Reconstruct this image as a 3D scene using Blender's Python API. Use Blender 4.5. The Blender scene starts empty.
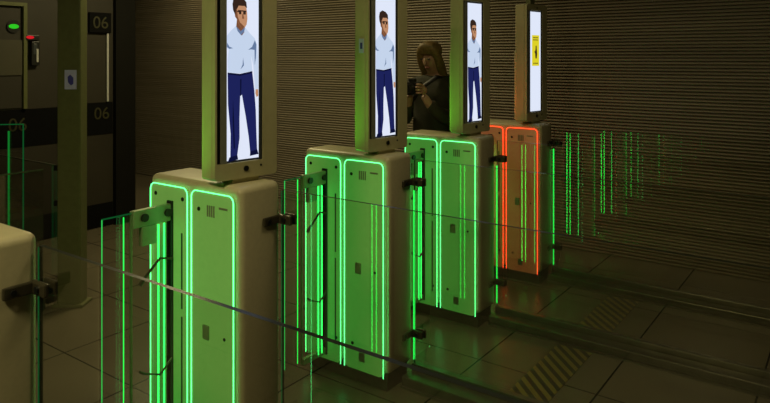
import bpy, bmesh, math, random
from mathutils import Vector, Matrix
random.seed(7)
S = bpy.context.scene
C = S.collection
PI = math.pi

# ------------------------------------------------------------------ materials
def new_mat(name):
    m = bpy.data.materials.new(name); m.use_nodes = True
    nt = m.node_tree; nt.nodes.clear()
    out = nt.nodes.new('ShaderNodeOutputMaterial')
    return m, nt, out

def solid(name, col, rough=0.5, metal=0.0, noise=0.08, scale=30.0, bump=0.0, spec=0.5):
    m, nt, out = new_mat(name)
    b = nt.nodes.new('ShaderNodeBsdfPrincipled')
    tc = nt.nodes.new('ShaderNodeTexCoord')
    n = nt.nodes.new('ShaderNodeTexNoise'); n.inputs['Scale'].default_value = scale
    n.inputs['Detail'].default_value = 4
    nt.links.new(tc.outputs['Object'], n.inputs['Vector'])
    r = nt.nodes.new('ShaderNodeValToRGB')
    c = Vector(col)
    r.color_ramp.elements[0].position = .3; r.color_ramp.elements[1].position = .7
    r.color_ramp.elements[0].color = (*(c*(1-noise)), 1)
    r.color_ramp.elements[1].color = (*(c*(1+noise)), 1)
    nt.links.new(n.outputs['Fac'], r.inputs['Fac'])
    nt.links.new(r.outputs['Color'], b.inputs['Base Color'])
    b.inputs['Roughness'].default_value = rough
    b.inputs['Metallic'].default_value = metal
    b.inputs['Specular IOR Level'].default_value = spec
    if bump:
        bp = nt.nodes.new('ShaderNodeBump'); bp.inputs['Strength'].default_value = bump
        bp.inputs['Distance'].default_value = .002
        nt.links.new(n.outputs['Fac'], bp.inputs['Height'])
        nt.links.new(bp.outputs['Normal'], b.inputs['Normal'])
    nt.links.new(b.outputs['BSDF'], out.inputs['Surface'])
    return m

def emit(name, col, strength):
    m, nt, out = new_mat(name)
    e = nt.nodes.new('ShaderNodeEmission')
    e.inputs['Color'].default_value = (*col, 1); e.inputs['Strength'].default_value = strength
    nt.links.new(e.outputs[0], out.inputs['Surface'])
    return m

def glass(name, tint, ior=2.15):
    """clear architectural glass: what is not mirrored by Fresnel passes straight through"""
    m, nt, out = new_mat(name)
    g = nt.nodes.new('ShaderNodeNewGeometry')
    mx = nt.nodes.new('ShaderNodeMix'); mx.data_type = 'FLOAT'
    mx.inputs[2].default_value = ior; mx.inputs[3].default_value = 1/ior
    nt.links.new(g.outputs['Backfacing'], mx.inputs[0])
    f = nt.nodes.new('ShaderNodeFresnel'); nt.links.new(mx.outputs[0], f.inputs['IOR'])
    t = nt.nodes.new('ShaderNodeBsdfTransparent'); t.inputs['Color'].default_value = (*tint, 1)
    gl = nt.nodes.new('ShaderNodeBsdfGlossy'); gl.inputs['Roughness'].default_value = 0.0
    s = nt.nodes.new('ShaderNodeMixShader')
    nt.links.new(f.outputs[0], s.inputs[0]); nt.links.new(t.outputs[0], s.inputs[1]); nt.links.new(gl.outputs[0], s.inputs[2])
    nt.links.new(s.outputs[0], out.inputs['Surface'])
    return m

M = {}
M['cab'] = solid('beige_powder_coat', (.55, .50, .31), .42, noise=.04, scale=60)
def lit_panel(name, glow):  # LED border light on the panel face is put into its colour as emission
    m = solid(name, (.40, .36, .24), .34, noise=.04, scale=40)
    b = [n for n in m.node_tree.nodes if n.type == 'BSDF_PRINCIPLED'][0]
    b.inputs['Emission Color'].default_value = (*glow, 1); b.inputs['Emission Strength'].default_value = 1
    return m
M['panel'] = lit_panel('green_panel_baked_glow', (.022, .178, .018))
M['panelred'] = lit_panel('red_panel_baked_glow', (.12, .018, .005))
M['plinth'] = solid('dark_steel_plinth', (.10, .09, .07), .3, .6)
M['black'] = solid('black_plastic', (.012, .012, .011), .4)
M['bolt'] = solid('black_bolt', (.01, .011, .01), .3)
M['ghost'] = solid('grey_print', (.22, .23, .16), .5)
M['bracket'] = solid('olive_bracket', (.26, .34, .18), .35, .3)
M['clamp'] = solid('bronze_clamp', (.07, .062, .038), .32, .4)
M['channel'] = solid('steel_channel', (.17, .165, .125), .28, .75, noise=.15, scale=12)
M['bezel'] = solid('screen_bezel', (.20, .21, .17), .25)
M['head'] = solid('terminal_housing', (.46, .43, .24), .38, noise=.04)
M['grey'] = solid('dark_grey_bezel', (.05, .055, .06), .3)
GREEN = (.006, 1.0, .035)
M['led'] = emit('green_led_border', (.10, 1.0, .24), 3.4)
M['ledbar'] = emit('green_led_bar', (.03, 1.0, .12), 2.6)
M['ledback'] = emit('green_led_rear_bar', (.012, 1.0, .07), 4.5)
M['edge_glow'] = emit('green_lit_glass_edge', (.02, 1.0, .09), 1.5)
M['far_bar'] = emit('dim_green_bar', (.03, 1.0, .12), .16)
M['leaf_edge'] = emit('green_lit_leaf_edge', (.05, 1.0, .15), .6)
M['edge_soft'] = emit('soft_green_glass_edge', (.05, 1.0, .22), .07)
M['red'] = emit('red_led_border', (1.0, .05, .012), 3.5)
M['glass'] = glass('clear_glass', (.955, .955, .93))
M['glass_thin'] = glass('plain_leaf_glass', (.94, .95, .92), 1.35)
M['clear_side'] = glass('coated_glass_side', (.97, .97, .95), 1.02)
M['edge'] = solid('dark_green_glass_edge', (.015, .019, .013), .3, spec=.3)
M['post'] = solid('olive_steel_post', (.13, .14, .055), .4, .1)
M['darkframe'] = solid('black_frame', (.007, .0065, .005), .7, spec=.15)
M['brown'] = solid('brown_door_skin', (.028, .023, .014), .6, noise=.12, scale=4)
M['tan'] = solid('tan_door_skin', (.06, .055, .032), .5, noise=.1, scale=3)
M['band'] = solid('black_band', (.004, .004, .004), .8, spec=.1)
M['number'] = solid('olive_numbers', (.04, .037, .014), .5)
M['sticker'] = solid('pale_blue_sticker', (.48, .50, .85), .6)
M['stickerblue'] = solid('navy_sticker_print', (.05, .05, .36), .6)
M['bulb_g'] = emit('green_pilot_lamp', (.05, 1, .03), .55)
M['bulb_r'] = emit('red_pilot_lamp', (1, .02, .03), .6)
M['white'] = solid('white_plastic', (.5, .5, .48), .4)
M['ceil'] = solid('ceiling_paint', (.12, .11, .09), .8)
M['hair'] = solid('fair_hair', (.17, .11, .035), .55, noise=.35, scale=60)
M['skin'] = solid('skin', (.42, .25, .17), .5)
M['jacket'] = solid('dark_olive_jacket', (.035, .034, .018), .8, noise=.25, scale=14, bump=.4)
M['strap'] = solid('black_strap', (.008, .008, .009), .5)
M['trousers'] = solid('dark_trousers', (.03, .03, .04), .8)
M['lamp'] = emit('warm_ceiling_lamp', (1, .80, .48), 4)
# pictures on the lit displays (the displays give off this light)
M['scr'] = emit('display_white', (.78, .84, 1.0), .95)
M['shirt'] = emit('display_shirt', (.60, .71, .90), .92)
M['fold'] = emit('display_shirt_fold', (.16, .24, .42), .8)
M['navy'] = emit('display_navy', (.012, .016, .10), 1)
M['navy2'] = emit('display_navy_fold', (.004, .006, .035), 1)
M['face'] = emit('display_face', (.60, .30, .16), .85)
M['face2'] = emit('display_face_shade', (.28, .11, .05), .7)
M['dhair'] = emit('display_hair', (.035, .018, .012), 1)
M['yellow'] = emit('display_yellow', (.80, .70, .02), .9)

def shutter_mat():
    m, nt, out = new_mat('brown_roller_shutter')
    b = nt.nodes.new('ShaderNodeBsdfPrincipled')
    tc = nt.nodes.new('ShaderNodeTexCoord')
    mp = nt.nodes.new('ShaderNodeMapping'); mp.inputs['Scale'].default_value = (.8, 1, 26)
    n = nt.nodes.new('ShaderNodeTexNoise'); n.inputs['Scale'].default_value = 1.0; n.inputs['Detail'].default_value = 3
    nt.links.new(tc.outputs['Object'], mp.inputs['Vector']); nt.links.new(mp.outputs[0], n.inputs['Vector'])
    r = nt.nodes.new('ShaderNodeValToRGB')
    r.color_ramp.elements[0].position = .3; r.color_ramp.elements[1].position = .72
    r.color_ramp.elements[0].color = (.21, .175, .12, 1); r.color_ramp.elements[1].color = (.30, .25, .175, 1)
    nt.links.new(n.outputs['Fac'], r.inputs['Fac']); nt.links.new(r.outputs['Color'], b.inputs['Base Color'])
    b.inputs['Roughness'].default_value = .5; b.inputs['Metallic'].default_value = .15
    nt.links.new(b.outputs[0], out.inputs['Surface']); return m
M['shutter'] = shutter_mat()

def tile_mat():
    m, nt, out = new_mat('dark_stone_tiles')
    b = nt.nodes.new('ShaderNodeBsdfPrincipled')
    tc = nt.nodes.new('ShaderNodeTexCoord')
    sx = nt.nodes.new('ShaderNodeSeparateXYZ'); nt.links.new(tc.outputs['Object'], sx.inputs[0])
    def line(sock, off, pitch):
        a = nt.nodes.new('ShaderNodeMath'); a.operation = 'SUBTRACT'; nt.links.new(sock, a.inputs[0]); a.inputs[1].default_value = off - pitch/2
        p = nt.nodes.new('ShaderNodeMath'); p.operation = 'WRAP'; nt.links.new(a.outputs[0], p.inputs[0]); p.inputs[1].default_value = pitch; p.inputs[2].default_value = 0
        d = nt.nodes.new('ShaderNodeMath'); d.operation = 'SUBTRACT'; nt.links.new(p.outputs[0], d.inputs[0]); d.inputs[1].default_value = pitch/2
        e = nt.nodes.new('ShaderNodeMath'); e.operation = 'ABSOLUTE'; nt.links.new(d.outputs[0], e.inputs[0])
        f = nt.nodes.new('ShaderNodeMath'); f.operation = 'LESS_THAN'; nt.links.new(e.outputs[0], f.inputs[0]); f.inputs[1].default_value = .0045
        return f.outputs[0]
    mx = nt.nodes.new('ShaderNodeMath'); mx.operation = 'MAXIMUM'
    nt.links.new(line(sx.outputs[0], .2, .625), mx.inputs[0]); nt.links.new(line(sx.outputs[1], 1.51, .625), mx.inputs[1])
    n = nt.nodes.new('ShaderNodeTexNoise'); n.inputs['Scale'].default_value = 1.7; n.inputs['Detail'].default_value = 6
    nt.links.new(tc.outputs['Object'], n.inputs['Vector'])
    r = nt.nodes.new('ShaderNodeValToRGB')
    r.color_ramp.elements[0].position = .3; r.color_ramp.elements[1].position = .75
    r.color_ramp.elements[0].color = (.115, .098, .062, 1); r.color_ramp.elements[1].color = (.15, .128, .084, 1)
    nt.links.new(n.outputs['Fac'], r.inputs['Fac'])
    c = nt.nodes.new('ShaderNodeMix'); c.data_type = 'RGBA'
    nt.links.new(mx.outputs[0], c.inputs[0]); nt.links.new(r.outputs['Color'], c.inputs[6]); c.inputs[7].default_value = (.015, .013, .01, 1)
    nt.links.new(c.outputs[2], b.inputs['Base Color'])
    b.inputs['Roughness'].default_value = .27
    nt.links.new(b.outputs[0], out.inputs['Surface']); return m
M['tile'] = tile_mat()

def hazard_mat():
    m, nt, out = new_mat('black_yellow_hazard_tape')
    b = nt.nodes.new('ShaderNodeBsdfPrincipled')
    tc = nt.nodes.new('ShaderNodeTexCoord')
    sx = nt.nodes.new('ShaderNodeSeparateXYZ'); nt.links.new(tc.outputs['Object'], sx.inputs[0])
    a = nt.nodes.new('ShaderNodeMath'); a.operation = 'ADD'; nt.links.new(sx.outputs[0], a.inputs[0]); nt.links.new(sx.outputs[1], a.inputs[1])
    p = nt.nodes.new('ShaderNodeMath'); p.operation = 'WRAP'; nt.links.new(a.outputs[0], p.inputs[0]); p.inputs[1].default_value = .072; p.inputs[2].default_value = 0
    f = nt.nodes.new('ShaderNodeMath'); f.operation = 'LESS_THAN'; nt.links.new(p.outputs[0], f.inputs[0]); f.inputs[1].default_value = .036
    c = nt.nodes.new('ShaderNodeMix'); c.data_type = 'RGBA'; nt.links.new(f.outputs[0], c.inputs[0])
    c.inputs[6].default_value = (.21, .165, .03, 1); c.inputs[7].default_value = (.018, .016, .012, 1)
    nt.links.new(c.outputs[2], b.inputs['Base Color']); b.inputs['Roughness'].default_value = .45
    nt.links.new(b.outputs[0], out.inputs['Surface']); return m
M['hazard'] = hazard_mat()

# ------------------------------------------------------------------ mesh helpers
class MB:
    def __init__(s): s.bm = bmesh.new()
    def box(s, x0, x1, y0, y1, z0, z1, bev=0, seg=2, mi=0):
        b = bmesh.new()
        bmesh.ops.create_cube(b, size=1)
        for v in b.verts:
            v.co = Vector((x0+(v.co.x+.5)*(x1-x0), y0+(v.co.y+.5)*(y1-y0), z0+(v.co.z+.5)*(z1-z0)))
        if bev: bmesh.ops.bevel(b, geom=b.edges[:], offset=bev, segments=seg, profile=.5, affect='EDGES')
        s.merge(b, mi); return s
    def merge(s, b, mi=0):
        mp = {v: s.bm.verts.new(v.co) for v in b.verts}
        for f in b.faces:
            try:
                nf = s.bm.faces.new([mp[v] for v in f.verts]); nf.material_index = mi
            except ValueError: pass
        b.free()
    def prism(s, pts, axis, d0, d1, mi=0):
        """closed outline pts (a,b) extruded along axis between d0 and d1"""
        def P(a, b, d):
            return {'x': (d, a, b), 'y': (a, d, b), 'z': (a, b, d)}[axis]
        v0 = [s.bm.verts.new(P(a, b, d0)) for a, b in pts]
        v1 = [s.bm.verts.new(P(a, b, d1)) for a, b in pts]
        n = len(pts)
        fs = [s.bm.faces.new(v0), s.bm.faces.new(v1[::-1])]
        for i in range(n):
            fs.append(s.bm.faces.new((v0[i], v1[i], v1[(i+1) % n], v0[(i+1) % n])))
        for f in fs: f.material_index = mi
        return s
    def ring(s, outer, inner, d0, d1):
        """frame: equal-length outlines in the xz plane, extruded along y"""
        n = len(outer)
        L = []
        for pts in (outer, inner):
            for d in (d0, d1): L.append([s.bm.verts.new((a, d, b)) for a, b in pts])
        o0, o1, i0, i1 = L
        for k in range(n):
            j = (k+1) % n
            for q in ((o0[k], o0[j], i0[j], i0[k]), (o1[k], i1[k], i1[j], o1[j]), (o0[k], o1[k], o1[j], o0[j]), (i0[k], i0[j], i1[j], i1[k])):
                s.bm.faces.new(q)
        return s
    def tube(s, path, r, seg=8, closed=False):
        path = [Vector(p) for p in path]; n = len(path); rings = []
        for i, p in enumerate(path):
            a = path[i-1] if (i > 0 or closed) else p; b = path[(i+1) % n] if (i < n-1 or closed) else p
            t = (b-a).normalized()
            up = Vector((0, 1, 0)) if abs(t.y) < .9 else Vector((1, 0, 0))
            u = t.cross(up).normalized(); w = t.cross(u)
            rr = r[i] if isinstance(r, (list, tuple)) else r
            rings.append([s.bm.verts.new(p+u*math.cos(q*2*PI/seg)*rr+w*math.sin(q*2*PI/seg)*rr) for q in range(seg)])
        for i in range(n if closed else n-1):
            A, B = rings[i], rings[(i+1) % n]
            for q in range(seg): s.bm.faces.new((A[q], A[(q+1) % seg], B[(q+1) % seg], B[q]))
        if not closed:
            s.bm.faces.new(rings[0][::-1]); s.bm.faces.new(rings[-1])
        return s
    def cyl(s, c, axis, r, h, seg=20):
        c = Vector(c); d = {'x': Vector((1, 0, 0)), 'y': Vector((0, 1, 0)), 'z': Vector((0, 0, 1))}[axis]
        return s.tube([c-d*h/2, c-d*h/2*.999, c+d*h/2*.999, c+d*h/2], [r*.9, r, r, r*.9], seg)
    def ball(s, c, rx, ry, rz, seg=14):
        b = bmesh.new(); bmesh.ops.create_uvsphere(b, u_segments=seg, v_segments=seg//2+2, radius=1)
        for v in b.verts: v.co = Vector((c[0]+v.co.x*rx, c[1]+v.co.y*ry, c[2]+v.co.z*rz))
        s.merge(b); return s
    def build(s, name, mats, parent=None, smooth=False):
        me = bpy.data.meshes.new(name); bmesh.ops.recalc_face_normals(s.bm, faces=s.bm.faces[:])
        s.bm.to_mesh(me); s.bm.free()
        for m in (mats if isinstance(mats, (list, tuple)) else [mats]): me.materials.append(m)
        if smooth:
            for p in me.polygons: p.use_smooth = True
        o = bpy.data.objects.new(name, me); C.objects.link(o)
        if parent: o.parent = parent
        return o

def rrect(x0, x1, z0, z1, r, seg=6, corners=(1, 1, 1, 1)):
    """rounded rectangle outline, corners bl, br, tr, tl"""
    pts = []
    for k, (cx, cz, a0) in enumerate(((x0+r, z0+r, PI), (x1-r, z0+r, 1.5*PI), (x1-r, z1-r, 0), (x0+r, z1-r, .5*PI))):
        for i in range(seg+1):
            if corners[k]:
                a = a0+i/seg*PI/2; pts.append((cx+r*math.cos(a), cz+r*math.sin(a)))
            else:
                sx = -1 if k in (0, 3) else 1; sz = -1 if k in (0, 1) else 1
                pts.append((cx+sx*r*(1-1e-4*i), cz+sz*r))
    return pts

def tag(o, label=None, cat=None, group=None, kind=None):
    if label: o['label'] = label
    if cat: o['category'] = cat
    if group: o['group'] = group
    if kind: o['kind'] = kind
    return o
def empty(name, loc, rz=0):
    o = bpy.data.objects.new(name, None); C.objects.link(o); o.location = loc; o.rotation_euler = (0, 0, rz)
    o.empty_display_size = .1; return o
def copy_tree(o, parent=None):
    c = o.copy(); C.objects.link(c)
    if parent: c.parent = parent
    for ch in list(o.children): copy_tree(ch, c)
    return c
def text_mesh(name, s, size, mat, parent, loc, rot, depth=.001):
    cu = bpy.data.curves.new(name, 'FONT'); cu.body = s; cu.size = size; cu.extrude = depth
    cu.align_x = 'CENTER'; cu.align_y = 'CENTER'
    t = bpy.data.objects.new(name, cu); C.objects.link(t)
    bpy.context.view_layer.update()
    me = bpy.data.meshes.new_from_object(t.evaluated_get(bpy.context.evaluated_depsgraph_get()))
    bpy.data.objects.remove(t)
    me.materials.clear(); me.materials.append(mat)
    o = bpy.data.objects.new(name, me); C.objects.link(o); o.location = loc; o.rotation_euler = rot
    if parent: o.parent = parent
    return o

# ------------------------------------------------------------------ camera
ANG = .624
cam = bpy.data.cameras.new('camera'); co = bpy.data.objects.new('camera', cam); C.objects.link(co)
co.location = (1.842, -1.632, 1.61); co.rotation_euler = (PI/2, 0, ANG)
cam.sensor_width = 36; cam.lens = 36*658.3/770; cam.shift_y = (57.56-201.5)/770
cam.clip_start = .05; S.camera = co

# ------------------------------------------------------------------ room
WY = 3.78; CEIL = 3.1
tag(MB().box(-9, 6, -4, WY+.2, -.1, 0).build('floor', M['tile']), 'dark brown square stone floor tiles', 'floor', kind='structure')
tag(MB().box(-9, 6, -4, WY+.2, CEIL, CEIL+.1).build('ceiling', M['ceil']), 'dark ceiling', 'ceiling', kind='structure')
# shutter wall: one curved lath profile repeated up the wall
mb = MB(); pitch = .0258; z = .0; prof = []
while z < CEIL:
    for dz, d in ((0, .017), (.0075, .018), (.009, -.001), (.011, -.0045), (.016, -.0055), (.021, -.004), (.0248, .0)):
        if z+dz < CEIL: prof.append((z+dz, WY+d))
    z += pitch
v0 = [mb.bm.verts.new((-9, d, z)) for z, d in prof]; v1 = [mb.bm.verts.new((6, d, z)) for z, d in prof]
for i in range(len(prof)-1): mb.bm.faces.new((v0[i], v1[i], v1[i+1], v0[i+1]))
mb.box(-9, 6, WY+.022, WY+.1, 0, CEIL)
tag(mb.build('wall_back', M['shutter']), 'brown ribbed roller shutter wall behind the gates', 'wall', kind='structure')
tag(MB().box(-9.1, -9, -4, WY+.2, 0, CEIL).build('wall_left', M['brown']), 'dark far left wall', 'wall', kind='structure')
tag(MB().box(6, 6.1, -4, WY+.2, 0, CEIL).build('wall_right', M['darkframe']), 'dark right wall', 'wall', kind='structure')
tag(MB().box(-9, 6, -4.1, -4, 0, CEIL).build('wall_front', M['darkframe']), 'dark wall behind the viewer', 'wall', kind='structure')

# glazed partition at the left, seen beyond the gates (plane x = -4)
PX = -4.0
def part_box(y0, y1, z0, z1, d=0.0, t=.03, bev=0): return MB().box(PX-t+d, PX+d, y0, y1, z0, z1, bev)
door = part_box(1.62, 1.99, 0, 2.6, 0).build('door_2', M['brown']); tag(door, 'dark brown door leaf numbered 06 beside the black jamb', 'door', kind='structure')
part_box(1.62, 1.985, .88, 1.185, .004, .006).build('black_band', M['band'], door)
part_box(1.62, 1.985, 0, .225, .004, .006).build('kick_plate', M['band'], door)
text_mesh('door_number', '06', .16, M['number'], door, (PX+.008, 1.87, 1.075), (PI/2, 0, PI/2))
MB().box(PX+.006, PX+.022, 1.915, 1.935, 1.19, 1.84, .004).build('pull_bar', M['white'], door)
sg = part_box(1.735, 1.955, 1.845, 2.035, .03, .03, .003).build('number_sign', M['band'])
tag(sg, 'small black sign reading 06 above the brown door', 'sign')
text_mesh('sign_number', '06', .16, M['number'], sg, (PX+.032, 1.845, 1.935), (PI/2, 0, PI/2))
tag(part_box(1.99, 2.2, 0, CEIL, .05, .12).build('trim_1', M['darkframe']), 'broad black door jamb next to the shutter', 'door frame', kind='structure')
tag(part_box(1.46, 1.62, 0, CEIL, .02, .08).build('trim_2', M['darkframe']), 'black upright between the two doors', 'door frame', kind='structure')
d1 = part_box(.2, 1.46, 0, 2.6, 0).build('door_1', M['brown']); tag(d1, 'wide brown door with a black band at waist height', 'door', kind='structure')
part_box(.2, 1.46, .84, 1.165, .004, .006).build('black_band', M['band'], d1)
part_box(.2, 1.46, 0, .225, .004, .006).build('kick_plate', M['band'], d1)
part_box(.2, 1.13, 1.18, 1.72, .012, .016).build('lower_panel', M['brown'], d1)
part_box(.2, 1.13, 1.46, 1.76, .022, .026).build('upper_panel', M['tan'], d1)
part_box(1.14, 1.17, 1.17, 2.05, .03, .04).build('frame_bar', M['post'], d1)
part_box(.2, 1.17, 2.05, 2.08, .03, .04).build('top_bar', M['post'], d1)
text_mesh('door_number', '06', .16, M['number'], d1, (PX+.008, 1.1, 1.03), (PI/2, 0, PI/2))
tag(part_box(-4, .2, 0, CEIL, 0, .05).build('wall_side', M['brown']), 'dark brown wall further left', 'wall', kind='structure')
tag(part_box(.2, 1.99, 2.6, CEIL, 0, .05).build('trim_3', M['darkframe']), 'dark panel over the doors', 'door frame', kind='structure')
# pilot lamps and a reader on the wide door
gl = empty('green_pilot_lamp', (PX+.004, 1.065, 1.875))
MB().cyl((.004, 0, 0), 'x', .055, .008, 20).build('lamp_base', M['black'], gl)
MB().ball((.010, 0, 0), .008, .042, .02).build('lamp_lens', M['bulb_g'], gl, True)
tag(gl, 'glowing green oval lamp at the top left door', 'lamp')
rd = empty('card_reader', (PX+.03, 1.235, 1.64))
MB().box(-.03, .012, -.035, .035, -.10, .11, .006).build('reader_body', M['black'], rd)
MB().box(.012, .016, -.022, .012, .0, .09, .002).build('reader_window', M['grey'], rd)
MB().box(.012, .018, .004, .022, -.07, .045, .002).build('reader_light', M['white'], rd)
MB().ball((.006, -.045, .145), .012, .034, .014).build('pilot_light', M['bulb_r'], rd, True)
MB().box(-.03, .006, -.075, .035, .118, .165, .005).build('pilot_base', M['black'], rd)
tag(rd, 'small dark wall reader with a red light beside the top left door', 'card reader')

# square post with a sticker, and low glass screens joined to it
pp = empty('square_post', (-2.33, .666, 0), ANG)
MB().box(-.075, .075, -.05, .05, 0, CEIL, .006).build('post_shaft', M['post'], pp)
MB().box(-.10, .10, -.075, .075, 0, .02, .004).build('base_plate', M['post'], pp)
for z in (.89, .66): MB().box(-.115, -.07, -.02, .02, z-.018, z+.018, .004).build('glass_clip', M['bolt'], pp)
st = MB().box(-.025, .052, -.054, -.050, 1.405, 1.53, 0).build('sticker', M['sticker'], pp)
MB().prism([(-.005, 1.485), (.012, 1.500), (.032, 1.480), (.032, 1.44), (.016, 1.43), (-.002, 1.45)], 'y', -.0555, -.054).build('sticker_print', M['stickerblue'], st)
tag(pp, 'tall olive square post with a pale blue sticker, left of the gates', 'post')
def low_screen(loc, rz, length, label):
    r = empty('low_glass_screen', loc, rz)
    m = MB().box(.09, length, -.006, .006, .1, .89); m.build('glass_pane', M['glass'], r)
    MB().box(.09, length, -.007, .007, .89, .897).build('top_edge', M['channel'], r)
    MB().box(.09, length, -.03, .03, 0, .10, .004).build('floor_channel', M['channel'], r)
    tag(r, label, 'glass screen'); return r
low_screen((-2.37, .64, 0), PI, 1.6, 'low glass screen running back from the olive square post')
low_screen((-2.40, .60, 0), -PI/2, 1.0, 'low glass screen running toward the viewer from the olive square post')

# glowing far glass leaf at the left edge
def p2w(px, Z):
    X = (px-385)/658.3*Z
    return X*math.cos(ANG)-Z*math.sin(ANG)+1.842, X*math.sin(ANG)+Z*math.cos(ANG)-1.632
gx, gy = p2w(9, 4.4)
fg = empty('far_glass_leaf', (gx, gy, 0), ANG+.2)
MB().box(-.12, .085, -.005, .005, .06, 1.16).build('glass_pane', M['glass'], fg)
MB().box(.085, .090, -.006, .006, .1, 1.165).build('edge_strip', M['edge_soft'], fg)
MB().box(-.12, .085, -.006, .006, 1.16, 1.166).build('top_edge_strip', M['edge_soft'], fg)
MB().box(-.004, .006, -.012, -.006, .1, 1.12).build('light_bar', M['far_bar'], fg)
MB().box(-.12, .085, -.02, .02, 0, .06, .004).build('base_shoe', M['clamp'], fg)
tag(fg, 'upright glass leaf with green glowing edges at the far left', 'glass leaf')

# ------------------------------------------------------------------ gates
STEP = .928
def led_path(x0, x1, zb, zt, r, y, seg=6):
    p = [(x0, y, zb), (x0, y, zt-r)]
    for i in range(1, seg+1):
        a = PI-i/seg*PI/2; p.append((x0+r+r*math.cos(a), y, zt-r+r*math.sin(a)))
    for i in range(seg+1):
        a = PI/2-i/seg*PI/2; p.append((x1-r+r*math.cos(a), y, zt-r+r*math.sin(a)))
    p.append((x1, y, zb)); return p

def make_cab(with_front=True):
    g = empty('boarding_gate', (0, 0, 0))
    body = MB().box(-.525, .022, .0, .205, .088, 1.135, .026, 5).build('cabinet_body', M['cab'], g, False)
    for p in body.data.polygons: p.use_smooth = True
    body.data.set_sharp_from_angle(angle=.6)
    MB().box(-.505, .0, .018, .19, 0, .09, .003).build('plinth', M['plinth'], g)
    # rear light bars (facing the next lane)
    rear = MB().box(-.215, -.138, .203, .240, .06+.03, .99, .006).build('rear_channel', M['black'], g)
    for x in (-.190, -.162):
        MB().tube([(x, .244, .10), (x, .244, .965)], .0034, 8).build('light_bar', M['ledback'], rear)
    corner = MB().box(-.106, -.078, .203, .235, .09, .99, .004).build('rear_corner_channel', M['black'], g)
    MB().tube([(-.092, .240, .10), (-.092, .240, .965)], .0035, 8).build('light_bar', M['ledbar'], corner)
    if not with_front: return g
    # right-hand service panel
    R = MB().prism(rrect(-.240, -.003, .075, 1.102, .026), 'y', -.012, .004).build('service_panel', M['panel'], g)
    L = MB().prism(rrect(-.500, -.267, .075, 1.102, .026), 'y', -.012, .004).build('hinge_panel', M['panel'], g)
    for P, x0, x1 in ((R, -.241, -.002), (L, -.501, -.266)):
        MB().tube(led_path(x0, x1, .075, 1.103, .027, -.013), .0023, 8).build('light_border', M['led'], P)
    def dot(P, x, z, r=.0075): MB().cyl((x, -.0125, z), 'y', r, .004, 14).build('screw_cap', M['bolt'], P)
    dot(R, -.197, 1.035, .008); dot(R, -.052, .572, .006); dot(R, -.19, .20, .008)
    dot(L, -.466, 1.063, .008); dot(L, -.295, 1.058, .008); dot(L, -.295, .20, .008)
    v = MB()
    for i in range(4): v.box(-.150+i*.012, -.143+i*.012, -.0135, -.0115, 1.012, 1.055)
    v.build('emblem_print', M['ghost'], R)
    MB().box(-.082, -.035, -.0135, -.0115, 1.047, 1.055).build('name_print', M['ghost'], R)
    v = MB().box(-.172, -.137, -.0145, -.0115, .548, .602, .004); v.build('sensor_window', M['bracket'], R)
    MB().box(-.150, -.115, -.0135, -.0115, .12, .165).build('rating_plate', M['ghost'], R)
    MB().box(-.304, -.296, -.0135, -.0115, .630, .925).build('guide_slot', M['black'], L)
    MB().box(-.304, -.296, -.0135, -.0115, .165, .600).build('guide_slot', M['black'], L)
    MB().box(-.385, -.352, -.022, -.011, .10, 1.045, .003).build('hinge_channel', M['black'], L)
    # swing leaf standing out across the lane
    lf = MB().box(-.372, -.362, -.305, -.030, .13, 1.025).build('glass_leaf', M['glass_thin'], g)
    MB().box(-.3690, -.3650, -.307, -.305, .13, 1.025).build('edge_strip', M['leaf_edge'], lf)
    MB().box(-.3725, -.3615, -.305, -.19, 1.025, 1.028).build('top_edge_strip', M['edge_soft'], lf)
    MB().box(-.372, -.362, -.192, -.186, .13, 1.035).build('middle_stile', M['bracket'], lf)
    MB().box(-.378, -.356, -.186, -.012, .968, 1.035, .004).build('hinge_bracket', M['bracket'], lf)
    MB().box(-.378, -.356, -.150, -.085, .895, .968, .003).build('bracket_plate', M['bracket'], lf)
    MB().box(-.378, -.356, -.186, -.012, .105, .135, .003).build('lower_bracket', M['bracket'], lf)
    for y in (-.140, -.036): MB().cyl((-.3525, y, 1.003), 'x', .0155, .009, 18).build('bolt', M['bolt'], lf)
    for y in (-.078, -.052): MB().tube([(-.3565, y, .12), (-.3565, y, .965)], .0034, 8).build('light_bar', M['ledbar'], lf)
    MB().box(-.3615, -.3585, -.226, -.223, .13, 1.02).build('centre_light', M['edge_glow'], lf)
    MB().tube([(-.350, -.165, .755), (-.350, -.145, .775), (-.350, -.075, .835), (-.350, -.02, .82)], [.009, .007, .005, .005], 8).build('clamp_reflection', M['clamp'], lf)  # bent bars standing in for the glass clamp's reflection in the leaf
    MB().tube([(-.350, -.165, .43), (-.350, -.145, .415), (-.350, -.075, .385), (-.350, -.02, .43)], [.005, .005, .005, .005], 8).build('clamp_reflection', M['clamp'], lf)
    al = bpy.data.lights.new('head_side_fill', 'AREA'); al.shape = 'RECTANGLE'; al.size = .012; al.size_y = .07  # added area lamp aimed upward to tint the side of the terminal
    al.energy = .38; al.color = (.2, 1, .06); al.spread = math.radians(75)
    ao = bpy.data.objects.new('head_side_fill', al); C.objects.link(ao); ao.parent = lf
    ao.location = (-.367, -.135, 1.042)
    ao.rotation_euler = Vector((.22, .09, .45)).to_track_quat('-Z', 'Y').to_euler()
    return g

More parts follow.
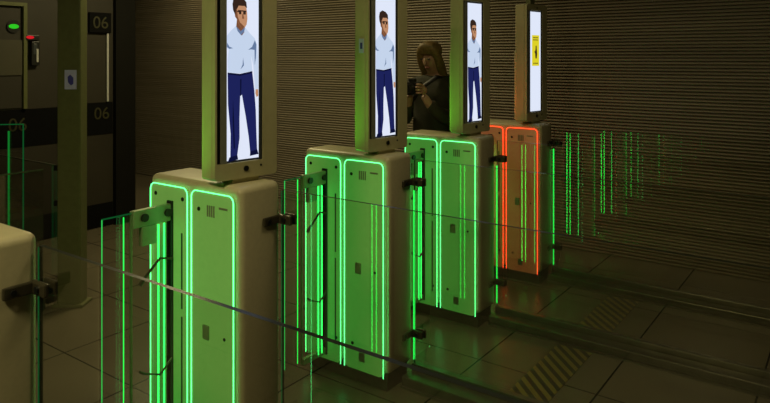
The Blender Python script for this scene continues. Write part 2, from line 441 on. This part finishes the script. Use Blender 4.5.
LAB = ['green-lit boarding gate nearest the viewer with its lower part cut by the frame',
       'green-lit boarding gate in the middle of the row, second from the viewer',
       'green-lit boarding gate next to the red-lit one',
       'boarding gate outlined with red-orange light at the far end']
gate0 = make_cab()
gates = []
for n in range(4):
    g = gate0 if n == 0 else copy_tree(gate0)
    g.location = (0, STEP*n, 0)
    tag(g, LAB[n], 'gate', 'boarding gates in a row'); gates.append(g)
for P in gates[3].children:
    for ch in P.children:
        if ch.name.startswith('head_side_fill'):
            ch.data = ch.data.copy(); ch.data.color = (1, .12, .03); ch.data.energy = .2
        if P.name.startswith('rear_') and ch.name.startswith('light_bar'):
            ch.data = ch.data.copy(); ch.data.materials[0] = M['red']
    if P.name.split('.')[0] in ('service_panel', 'hinge_panel'):
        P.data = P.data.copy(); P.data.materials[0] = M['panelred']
    for ch in P.children:
        if ch.name.startswith('light_border'):
            ch.data = ch.data.copy(); ch.data.materials[0] = M['red']
g = make_cab(False); g.location = (0, -STEP, 0)
g.name = 'gate_end_cabinet'
tag(g, 'plain beige gate cabinet seen end-on at the lower left corner', 'gate')

# ------------------------------------------------------------------ fixed glass barriers
def make_barrier(n, label, x1=2.7):
    r = empty('glass_barrier', (0, STEP*n, 0))
    y0, y1 = .196, .208
    x0 = .036
    m = MB().box(x0, x1, y0, y1, .08, 1.100); m.bm.faces.ensure_lookup_table()
    pane = m.build('glass_pane', [M['glass'], M['edge'], M['clear_side']], r)
    for p in pane.data.polygons:
        if abs(p.normal.z) > .9 or abs(p.normal.x) > .9: p.material_index = 1
        elif p.normal.y > .9: p.material_index = 2
    MB().box(x0-.004, x0, y0, y1 if n > 0 else y0+.0025, .10, .945 if n > 0 else 1.095).build('edge_strip', M['edge_glow'] if n > 0 else M['edge_soft'], r)
    ch = MB().box(.03, x1, .085, .215, 0, .012).box(.03, x1, .185, .220, .012, .085, .002).box(.03, x1, .095, .180, .012, .055, .004)
    ch.build('floor_channel', M['channel'], r)
    for z in (.99, .235):
        c = MB().box(.0235, .095, .180, .196, z-.019, z+.019, .006).box(.0235, .036, .105, .190, z-.017, z+.017, .005).box(.036, .095, .208, .220, z-.020, z+.020, .004)
        cl = c.build('glass_clamp', M['clamp'], r)
        MB().cyl((.062, .178, z), 'y', .010, .008, 14).build('clamp_bolt', M['bolt'], cl)
        MB().cyl((.037, .130, z), 'x', .008, .008, 14).build('clamp_bolt', M['bolt'], cl)
    tag(r, label, 'glass barrier', 'glass barriers in line with the gates'); return r
BL = {-1: 'nearest glass barrier crossing the foreground from the lower left cabinet',
      0: 'glass barrier clamped to the nearest green-lit gate',
      1: 'glass barrier clamped to the middle green-lit gate',
      2: 'glass barrier clamped to the green-lit gate beside the red one',
      3: 'farthest glass barrier, clamped to the red-lit gate'}
for n in range(-1, 4): make_barrier(n, BL[n])

# ------------------------------------------------------------------ hazard strips
for n, lab in ((1, 'black and yellow striped floor strip at the bottom edge, in the nearer lane'), (2, 'black and yellow striped floor strip in the farther lane')):
    h = MB().box(.47, .665, STEP*n+.23, STEP*(n+1)+.075, .0005, .003).build('hazard_strip', M['hazard'])
    tag(h, lab, 'floor marking', 'hazard strips across the lanes')

# ------------------------------------------------------------------ display terminals on the gates
FIG = dict(
 hair=[(.17,.868),(.20,.90),(.33,.915),(.50,.905),(.60,.885),(.62,.85),(.55,.862),(.36,.862),(.30,.84),(.27,.80),(.24,.815),(.19,.835)],
 face=[(.29,.845),(.36,.866),(.50,.866),(.60,.858),(.625,.825),(.635,.79),(.61,.758),(.55,.74),(.47,.735),(.38,.755),(.31,.785),(.25,.80),(.24,.822)],
 neck=[(.31,.785),(.36,.765),(.47,.735),(.53,.738),(.54,.715),(.46,.695),(.38,.715),(.29,.745)],
)
def q(px, py): return ((px-227)/32, (162-py)/193)
FIG = {k: [(a, b*.943) for a, b in v] for k, v in FIG.items()}
SHIRT = [q(*p) for p in ((236,26),(240,31),(245,27),(250,33),(255,38),(257.5,46),(258.5,60),(258.5,92),(255.5,92),(253.5,66),(251,55),(252.5,72),(240,74),(228.2,73),(228,60),(229,50),(227.2,48),(227.2,36),(231,31))]
TROU = [q(*p) for p in ((227.9,73),(240,74.5),(252.3,72),(254.5,92),(256,112),(256.8,140),(257.5,156),(250.5,158),(248.8,140),(246,120),(242,96),(240.2,97),(239.5,120),(239.6,140),(236.8,161),(230.5,162),(230.8,135),(228.3,105))]
def make_terminal():
    t = empty('display_terminal', (0, 0, 0))
    T0, T1, ZB, ZT = -.052, .226, .018, .857     # heights above the gate top (1.133)
    Z = lambda z: z-1.133
    back = MB().box(T0, T1, .014, .096, ZB, ZT, .010, 3).box(T0+.02, T1-.02, .094, .116, ZB+.01, Z(1.655), .006).build('housing', M['head'], t)
    o = rrect(T0, T1, ZB, ZT, .016, 6); i = rrect(-.044, .160, Z(1.213), Z(1.948), .003, 6)
    MB().ring(o, i, -.002, .016).build('front_bezel', M['head'], t)
    MB().box(-.044, .160, .0105, .0135, Z(1.213), Z(1.948)).build('black_recess', M['black'], t)
    MB().box(-.026, .0, .001, .0105, Z(1.213), Z(1.948), .001).build('camera_strip', M['bezel'], t)
    MB().box(.1435, .157, .001, .0105, Z(1.213), Z(1.948), .001).build('side_strip', M['grey'], t)
    scr = MB().box(.0, .143, .003, .0105, Z(1.222), Z(1.938)).build('screen', M['scr'], t)
    MB().box(.03, .15, .01, .085, -.002, ZB+.004, .003).build('neck', M['head'], t)
    MB().cyl((.082, -.003, Z(1.187)), 'y', .0105, .006, 20).build('lens', M['bolt'], t)
    MB().cyl((.150, -.003, Z(1.193)), 'y', .004, .004, 12).build('indicator', M['bolt'], t)
    MB().cyl((.085, -.003, Z(1.967)), 'y', .006, .004, 12).build('microphone_hole', M['bolt'], t)
    MB().box(.05, .11, .03, .07, ZT-.003, CEIL-1.133, .003).build('ceiling_pole', M['post'], t)
    return t, scr
W, H, ZS = .143, .716, 1.222-1.133
def shape(name, pts, y, mat, parent, dy=.0004):
    return MB().prism([(a*W, ZS+b*H) for a, b in pts], 'y', y, y+dy).build(name, mat, parent)
def man_picture(scr):
    shape('pictured_shirt', SHIRT, .0024, M['shirt'], scr)
    shape('pictured_trousers', TROU, .0022, M['navy'], scr)
    shape('pictured_neck', FIG['neck'], .0020, M['face2'], scr)
    shape('pictured_face', FIG['face'], .0016, M['face'], scr)
    shape('pictured_hair', FIG['hair'], .0012, M['dhair'], scr)
    m = MB()
    def sh(pts): m.prism([(a*W, ZS+b*.943*H) for a, b in pts], 'y', .0008, .0011)
    # brow, glasses, mouth, jaw shading
    sh([(.34,.838),(.60,.836),(.60,.829),(.34,.831)]); sh([(.36,.831),(.44,.831),(.44,.814),(.37,.814)]); sh([(.50,.831),(.58,.831),(.58,.814),(.50,.814)]); sh([(.20,.835),(.36,.831),(.36,.825),(.22,.828)])
    m.build('pictured_glasses', M['dhair'], scr)
    m = MB()
    def sh(pts): m.prism([(a*W, ZS+b*.943*H) for a, b in pts], 'y', .0008, .0011)
    sh([(.25,.80),(.31,.785),(.38,.755),(.47,.735),(.55,.74),(.50,.752),(.40,.768),(.33,.80),(.31,.84),(.28,.845)])
    sh([(.47,.815),(.50,.815),(.53,.79),(.47,.79)])
    m.build('pictured_face_shadow', M['face2'], scr)
    m = MB()
    def sh(pts): m.prism([(a, b) for a, b in [(u*W, ZS+v*H) for u, v in pts]], 'y', .0014, .0018)
    sh([q(*p) for p in ((227.2,43),(229.5,47),(233,48.5),(229.5,49.2),(227.2,47.5))])
    sh([q(*p) for p in ((248,50),(252,47),(255,40),(256.5,44),(256,58),(254.8,66),(254.6,50),(251,49.5))])
    sh([q(*p) for p in ((236,26),(240.5,31),(245,27),(244,31.5),(240.8,35),(237.5,31))])
    sh([q(*p) for p in ((243,58),(243.8,66),(240.5,70),(242.5,65))])
    m.build('pictured_folds', M['fold'], scr)
    m = MB()
    def sh(pts): m.prism([(u*W, ZS+v*H) for u, v in pts], 'y', .0014, .0018)
    sh([q(*p) for p in ((240,80),(241.4,80),(241,97),(240,97))]); sh([q(*p) for p in ((228.1,73),(240,74.6),(252.3,72),(252.4,74),(240,76.6),(228.2,75))])
    sh([q(*p) for p in ((229.5,158.5),(237.3,157),(238,161.5),(228,163),)]); sh([q(*p) for p in ((250.3,155),(257.3,153.5),(258.8,158.5),(249.8,159.5))])
    sh([q(*p) for p in ((233,100),(234,120),(235,150),(233.6,150),(232.6,120))])
    m.build('pictured_shoes_and_creases', M['navy2'], scr)
    m = MB()
    m.prism([(u*W, ZS+v*H) for u, v in [q(*p) for p in ((255.7,91),(258.3,91),(258.4,98),(256.6,99),(255.4,95))]], 'y', .0010, .0013)
    m.build('pictured_hand', M['face'], scr)
def warn_picture(scr):
    shape('yellow_notice', [(.18,.455),(.86,.455),(.86,.765),(.18,.765)], .0024, M['yellow'], scr)
    m = MB()
    def sh(pts): m.prism([(u*W, ZS+v*H) for u, v in pts], 'y', .0018, .0022)
    for zz in (.735, .712): 
        for k in range(5): sh([(.27+k*.10, zz), (.34+k*.10, zz), (.34+k*.10, zz+.010), (.27+k*.10, zz+.010)])
    sh([(.50,.53),(.62,.53),(.66,.58),(.62,.63),(.60,.66),(.52,.66),(.50,.62),(.46,.59)])
    sh([(.40,.60),(.47,.61),(.45,.58)])
    for k in range(4): sh([(.30+k*.12, .475), (.38+k*.12, .475), (.38+k*.12, .487), (.30+k*.12, .487)])
    m.build('notice_print', M['dhair'], scr)
t0, scr0 = make_terminal()
plain = copy_tree(t0)
man_picture(scr0)
warn_picture([c for c in plain.children if c.name.startswith('screen')][0])
TL = ['display terminal showing a full-length man, nearest the viewer with his hair at the top edge',
      'display terminal showing a full-length man, on the middle gate left of the dark figure',
      'display terminal showing a full-length man, just right of the dark figure with the camera',
      'display terminal with a blank white screen and yellow notice on the red-lit gate']
for n in range(4):
    t = [t0, None, None, plain][n] or copy_tree(t0)
    t.location = (-.0636, .0103+STEP*n, 1.135); t.rotation_euler = (0, 0, math.atan2(.990, .1402))
    tag(t, TL[n], 'display', 'display terminals on the gates')
# small notice stuck to the back edge of the second terminal is part of that terminal
sec = [o for o in C.objects if o.get('label') == TL[1]][0]
s1 = MB().box(-.0540, -.0520, .030, .062, 1.63-1.133, 1.70-1.133).build('pale_sticker', M['sticker'], sec)
MB().box(-.0545, -.0540, .038, .054, 1.65-1.133, 1.68-1.133).build('sticker_print', M['stickerblue'], s1)

# ------------------------------------------------------------------ person with a camera behind the third gate
def skin_obj(name, verts, edges, mat, parent, root=0, sub=2):
    me = bpy.data.meshes.new(name)
    me.from_pydata([v[0] for v in verts], edges, [])
    o = bpy.data.objects.new(name, me); C.objects.link(o)
    o.modifiers.new('skin', 'SKIN'); o.modifiers.new('sub', 'SUBSURF').levels = sub
    o.modifiers['sub'].render_levels = sub
    if not me.skin_vertices: bpy.context.view_layer.update()
    sv = me.skin_vertices[0].data if me.skin_vertices else None
    if sv is None:
        raise RuntimeError('skin layer')
    for i, v in enumerate(verts):
        r = v[1]; sv[i].radius = r if isinstance(r, tuple) else (r, r); sv[i].use_root = (i == root)
    bpy.context.view_layer.update()
    m2 = bpy.data.meshes.new_from_object(o.evaluated_get(bpy.context.evaluated_depsgraph_get()))
    bpy.data.objects.remove(o); m2.name = name
    m2.materials.clear(); m2.materials.append(mat)
    for p in m2.polygons: p.use_smooth = True
    r = bpy.data.objects.new(name, m2); C.objects.link(r)
    if parent: r.parent = parent
    return r
# local frame: faces -Y, x to the figure's left; the head is bowed forward about the neck
def hb(x, y, z, a=math.radians(27)):
    dy, dz = y+.01, z-1.50
    return (x, -.01+dy*math.cos(a)-dz*math.sin(a), 1.50+dz*math.cos(a)+dy*math.sin(a))
pw = p2w(435, 4.72)
per = empty('person', (pw[0], pw[1], 0), 0)
body = skin_obj('body', [((0,0,.95),.12),((0,0,1.12),.115),((0,.0,1.30),.13),((0,.0,1.43),.085),((0,-.005,1.50),.046),(hb(0,-.03,1.595),(.056,.066)),(hb(0,-.025,1.67),(.066,.076)),
    ((.17,0,1.40),.058),((.23,-.02,1.16),.043),((.10,-.22,1.24),.034),((.05,-.29,1.36),.026),
    ((-.17,0,1.40),.058),((-.23,-.03,1.16),.043),((-.11,-.22,1.24),.034),((-.05,-.29,1.36),.026),
    ((.095,0,.86),.09),((.10,-.01,.49),.055),((.10,.01,.09),.036),((.11,-.13,.035),.032),
    ((-.095,0,.86),.09),((-.10,-.01,.49),.055),((-.10,.01,.09),.036),((-.11,-.13,.035),.032)],
    [(0,1),(1,2),(2,3),(3,4),(4,5),(5,6),(3,7),(7,8),(8,9),(9,10),(3,11),(11,12),(12,13),(13,14),(0,15),(15,16),(16,17),(17,18),(0,19),(19,20),(20,21),(21,22)], M['skin'], per)
jk = skin_obj('jacket', [((0,.01,.90),(.19,.15)),((0,.01,1.12),(.18,.14)),((0,.01,1.30),(.185,.145)),((0,.015,1.42),(.12,.10)),((0,0,1.50),.075),
    ((.18,.0,1.39),.082),((.25,-.02,1.15),.068),((.12,-.20,1.225),.052),((.075,-.25,1.31),.042),
    ((-.18,.0,1.39),.082),((-.25,-.03,1.15),.068),((-.13,-.20,1.225),.052),((-.075,-.25,1.31),.042)],
    [(0,1),(1,2),(2,3),(3,4),(3,5),(5,6),(6,7),(7,8),(3,9),(9,10),(10,11),(11,12)], M['jacket'], per)
skin_obj('trousers', [((0,0,.92),.14),((.10,0,.84),.105),((.10,-.01,.49),.075),((.10,.01,.10),.058),((-.10,0,.84),.105),((-.10,-.01,.49),.075),((-.10,.01,.10),.058)],
    [(0,1),(1,2),(2,3),(0,4),(4,5),(5,6)], M['trousers'], per)
for s in (1, -1):
    skin_obj('shoe', [((s*.10,.04,.05),.048),((s*.105,-.06,.045),.046),((s*.11,-.17,.035),.036)], [(0,1),(1,2)], M['black'], per)
# hair: cap, back fall and side locks leaving the face free
HV = [(hb(0,.0,1.725),.072),(hb(0,.045,1.67),.072),(hb(0,.05,1.58),.066),(hb(0,-.055,1.745),.040),
      (hb(.058,-.035,1.68),.034),(hb(.070,-.03,1.60),.034),(hb(.066,-.01,1.50),.034),((.085,.0,1.42),.026),
      (hb(-.058,-.035,1.68),.034),(hb(-.070,-.03,1.60),.034),(hb(-.066,-.01,1.50),.034),((-.085,.0,1.42),.026)]
skin_obj('hair', HV, [(0,1),(1,2),(0,3),(0,4),(4,5),(5,6),(6,7),(0,8),(8,9),(9,10),(10,11)], M['hair'], per)
# face details
for sx in (1, -1):
    MB().ball(hb(sx*.028,-.096,1.655), .011,.006,.006).build('eye', M['black'], body, True)
    MB().ball(hb(sx*.066,-.015,1.64), .010,.016,.026).build('ear', M['skin'], body, True)
skin_obj('nose', [(hb(0,-.092,1.66),.008),(hb(0,-.114,1.625),.012),(hb(0,-.094,1.615),.010)], [(0,1),(1,2)], M['skin'], body)
MB().ball(hb(0,-.090,1.585), .022,.006,.006).build('mouth', solid('lips', (.3,.1,.08), .5), body, True)
# hands gripping the camera: palm, four fingers and thumb each
for s in (1, -1):
    hv = [((s*.050,-.29,1.36),.024),((s*.066,-.315,1.385),(.030,.018)),((s*.068,-.330,1.41),(.032,.016))]
    he = [(0,1),(1,2)]
    for k, ln in enumerate((.030,.036,.034,.026)):
        z = 1.375+k*.018
        b = len(hv)
        hv += [((s*.072,-.345,z),.0088),((s*.066,-.345-ln,z+.002),.0082),((s*.040,-.352-ln,z+.002),.0074)]
        he += [(2,b),(b,b+1),(b+1,b+2)]
    b = len(hv)
    hv += [((s*.050,-.305,1.40),.011),((s*.028,-.312,1.415),.009)]
    he += [(1,b),(b,b+1)]
    skin_obj('hand', hv, he, M['skin'], body)
# strap over the shoulder
MB().tube([(-.16,-.13,1.20),(-.11,-.155,1.30),(-.03,-.155,1.40),(.06,-.10,1.475),(.12,.0,1.475),(.10,.12,1.40),(0,.19,1.22)], .016, 8).build('shoulder_strap', M['strap'], per, True)
per.rotation_euler = (0, 0, ANG - math.radians(30))
tag(per, 'fair-haired person in a dark jacket holding a camera, standing behind the gates', 'person')
# camera in the hands is its own thing
cm = empty('photo_camera', (0, 0, 0))
cm.matrix_world = Matrix.Translation((pw[0], pw[1], 0)) @ Matrix.Rotation(per.rotation_euler.z, 4, 'Z') @ Matrix.Translation((0, -.345, 1.358))
MB().box(-.066, .066, -.026, .020, .0, .090, .008, 3).build('camera_body', M['black'], cm)
MB().box(-.022, .022, -.024, .018, .088, .112, .006).build('viewfinder_hump', M['black'], cm)
MB().tube([(0,-.022,.045),(0,-.05,.045),(0,-.051,.045),(0,-.10,.045)], [.034,.034,.031,.031], 20).build('lens', M['black'], cm, False)
tag(cm, 'black camera held up by the person behind the gates', 'camera')

# ------------------------------------------------------------------ lamps
def lamp(x, y, label, power, size=.6, fix=True):
    r = empty('ceiling_light', (x, y, CEIL))
    MB().box(-.32, .32, -.32, .32, -.035, -.001, .004).build('frame', M['darkframe'], r)
    MB().box(-.28, .28, -.28, .28, -.040, -.036).build('diffuser', M['lamp'], r)
    tag(r, label, 'ceiling light', 'square ceiling lights')
    l = bpy.data.lights.new('lamp_light', 'AREA'); l.energy = power; l.size = .55; l.color = (1, .86, .43)
    o = bpy.data.objects.new('lamp_light', l); C.objects.link(o); o.location = (0, 0, -.05); o.parent = r
lamp(-2.4, 1.9, 'square ceiling light over the left of the lanes', 36)
lamp(1.0, .4, 'square ceiling light over the lanes', 5)
lamp(.4, -2.4, 'square ceiling light behind the viewer', 46)
lamp(-4.7, 3.0, 'added square ceiling light brightening the left end of the shutter', 10)  # added to lift the dark left part of the shutter
w = bpy.data.worlds.new('world'); S.world = w; w.use_nodes = True
w.node_tree.nodes['Background'].inputs[0].default_value = (.5, .42, .28, 1)
w.node_tree.nodes['Background'].inputs[1].default_value = .02

S.view_settings.view_transform = 'Standard'; S.view_settings.look = 'None'
S.view_settings.exposure = 0; S.view_settings.gamma = 1; S.view_settings.use_curve_mapping = False
cy = S.cycles
cy.max_bounces = 10; cy.transparent_max_bounces = 40; cy.glossy_bounces = 6; cy.diffuse_bounces = 4
cy.sample_clamp_indirect = 4; cy.use_denoising = True; cy.use_adaptive_sampling = False
cy.caustics_reflective = False; cy.caustics_refractive = False
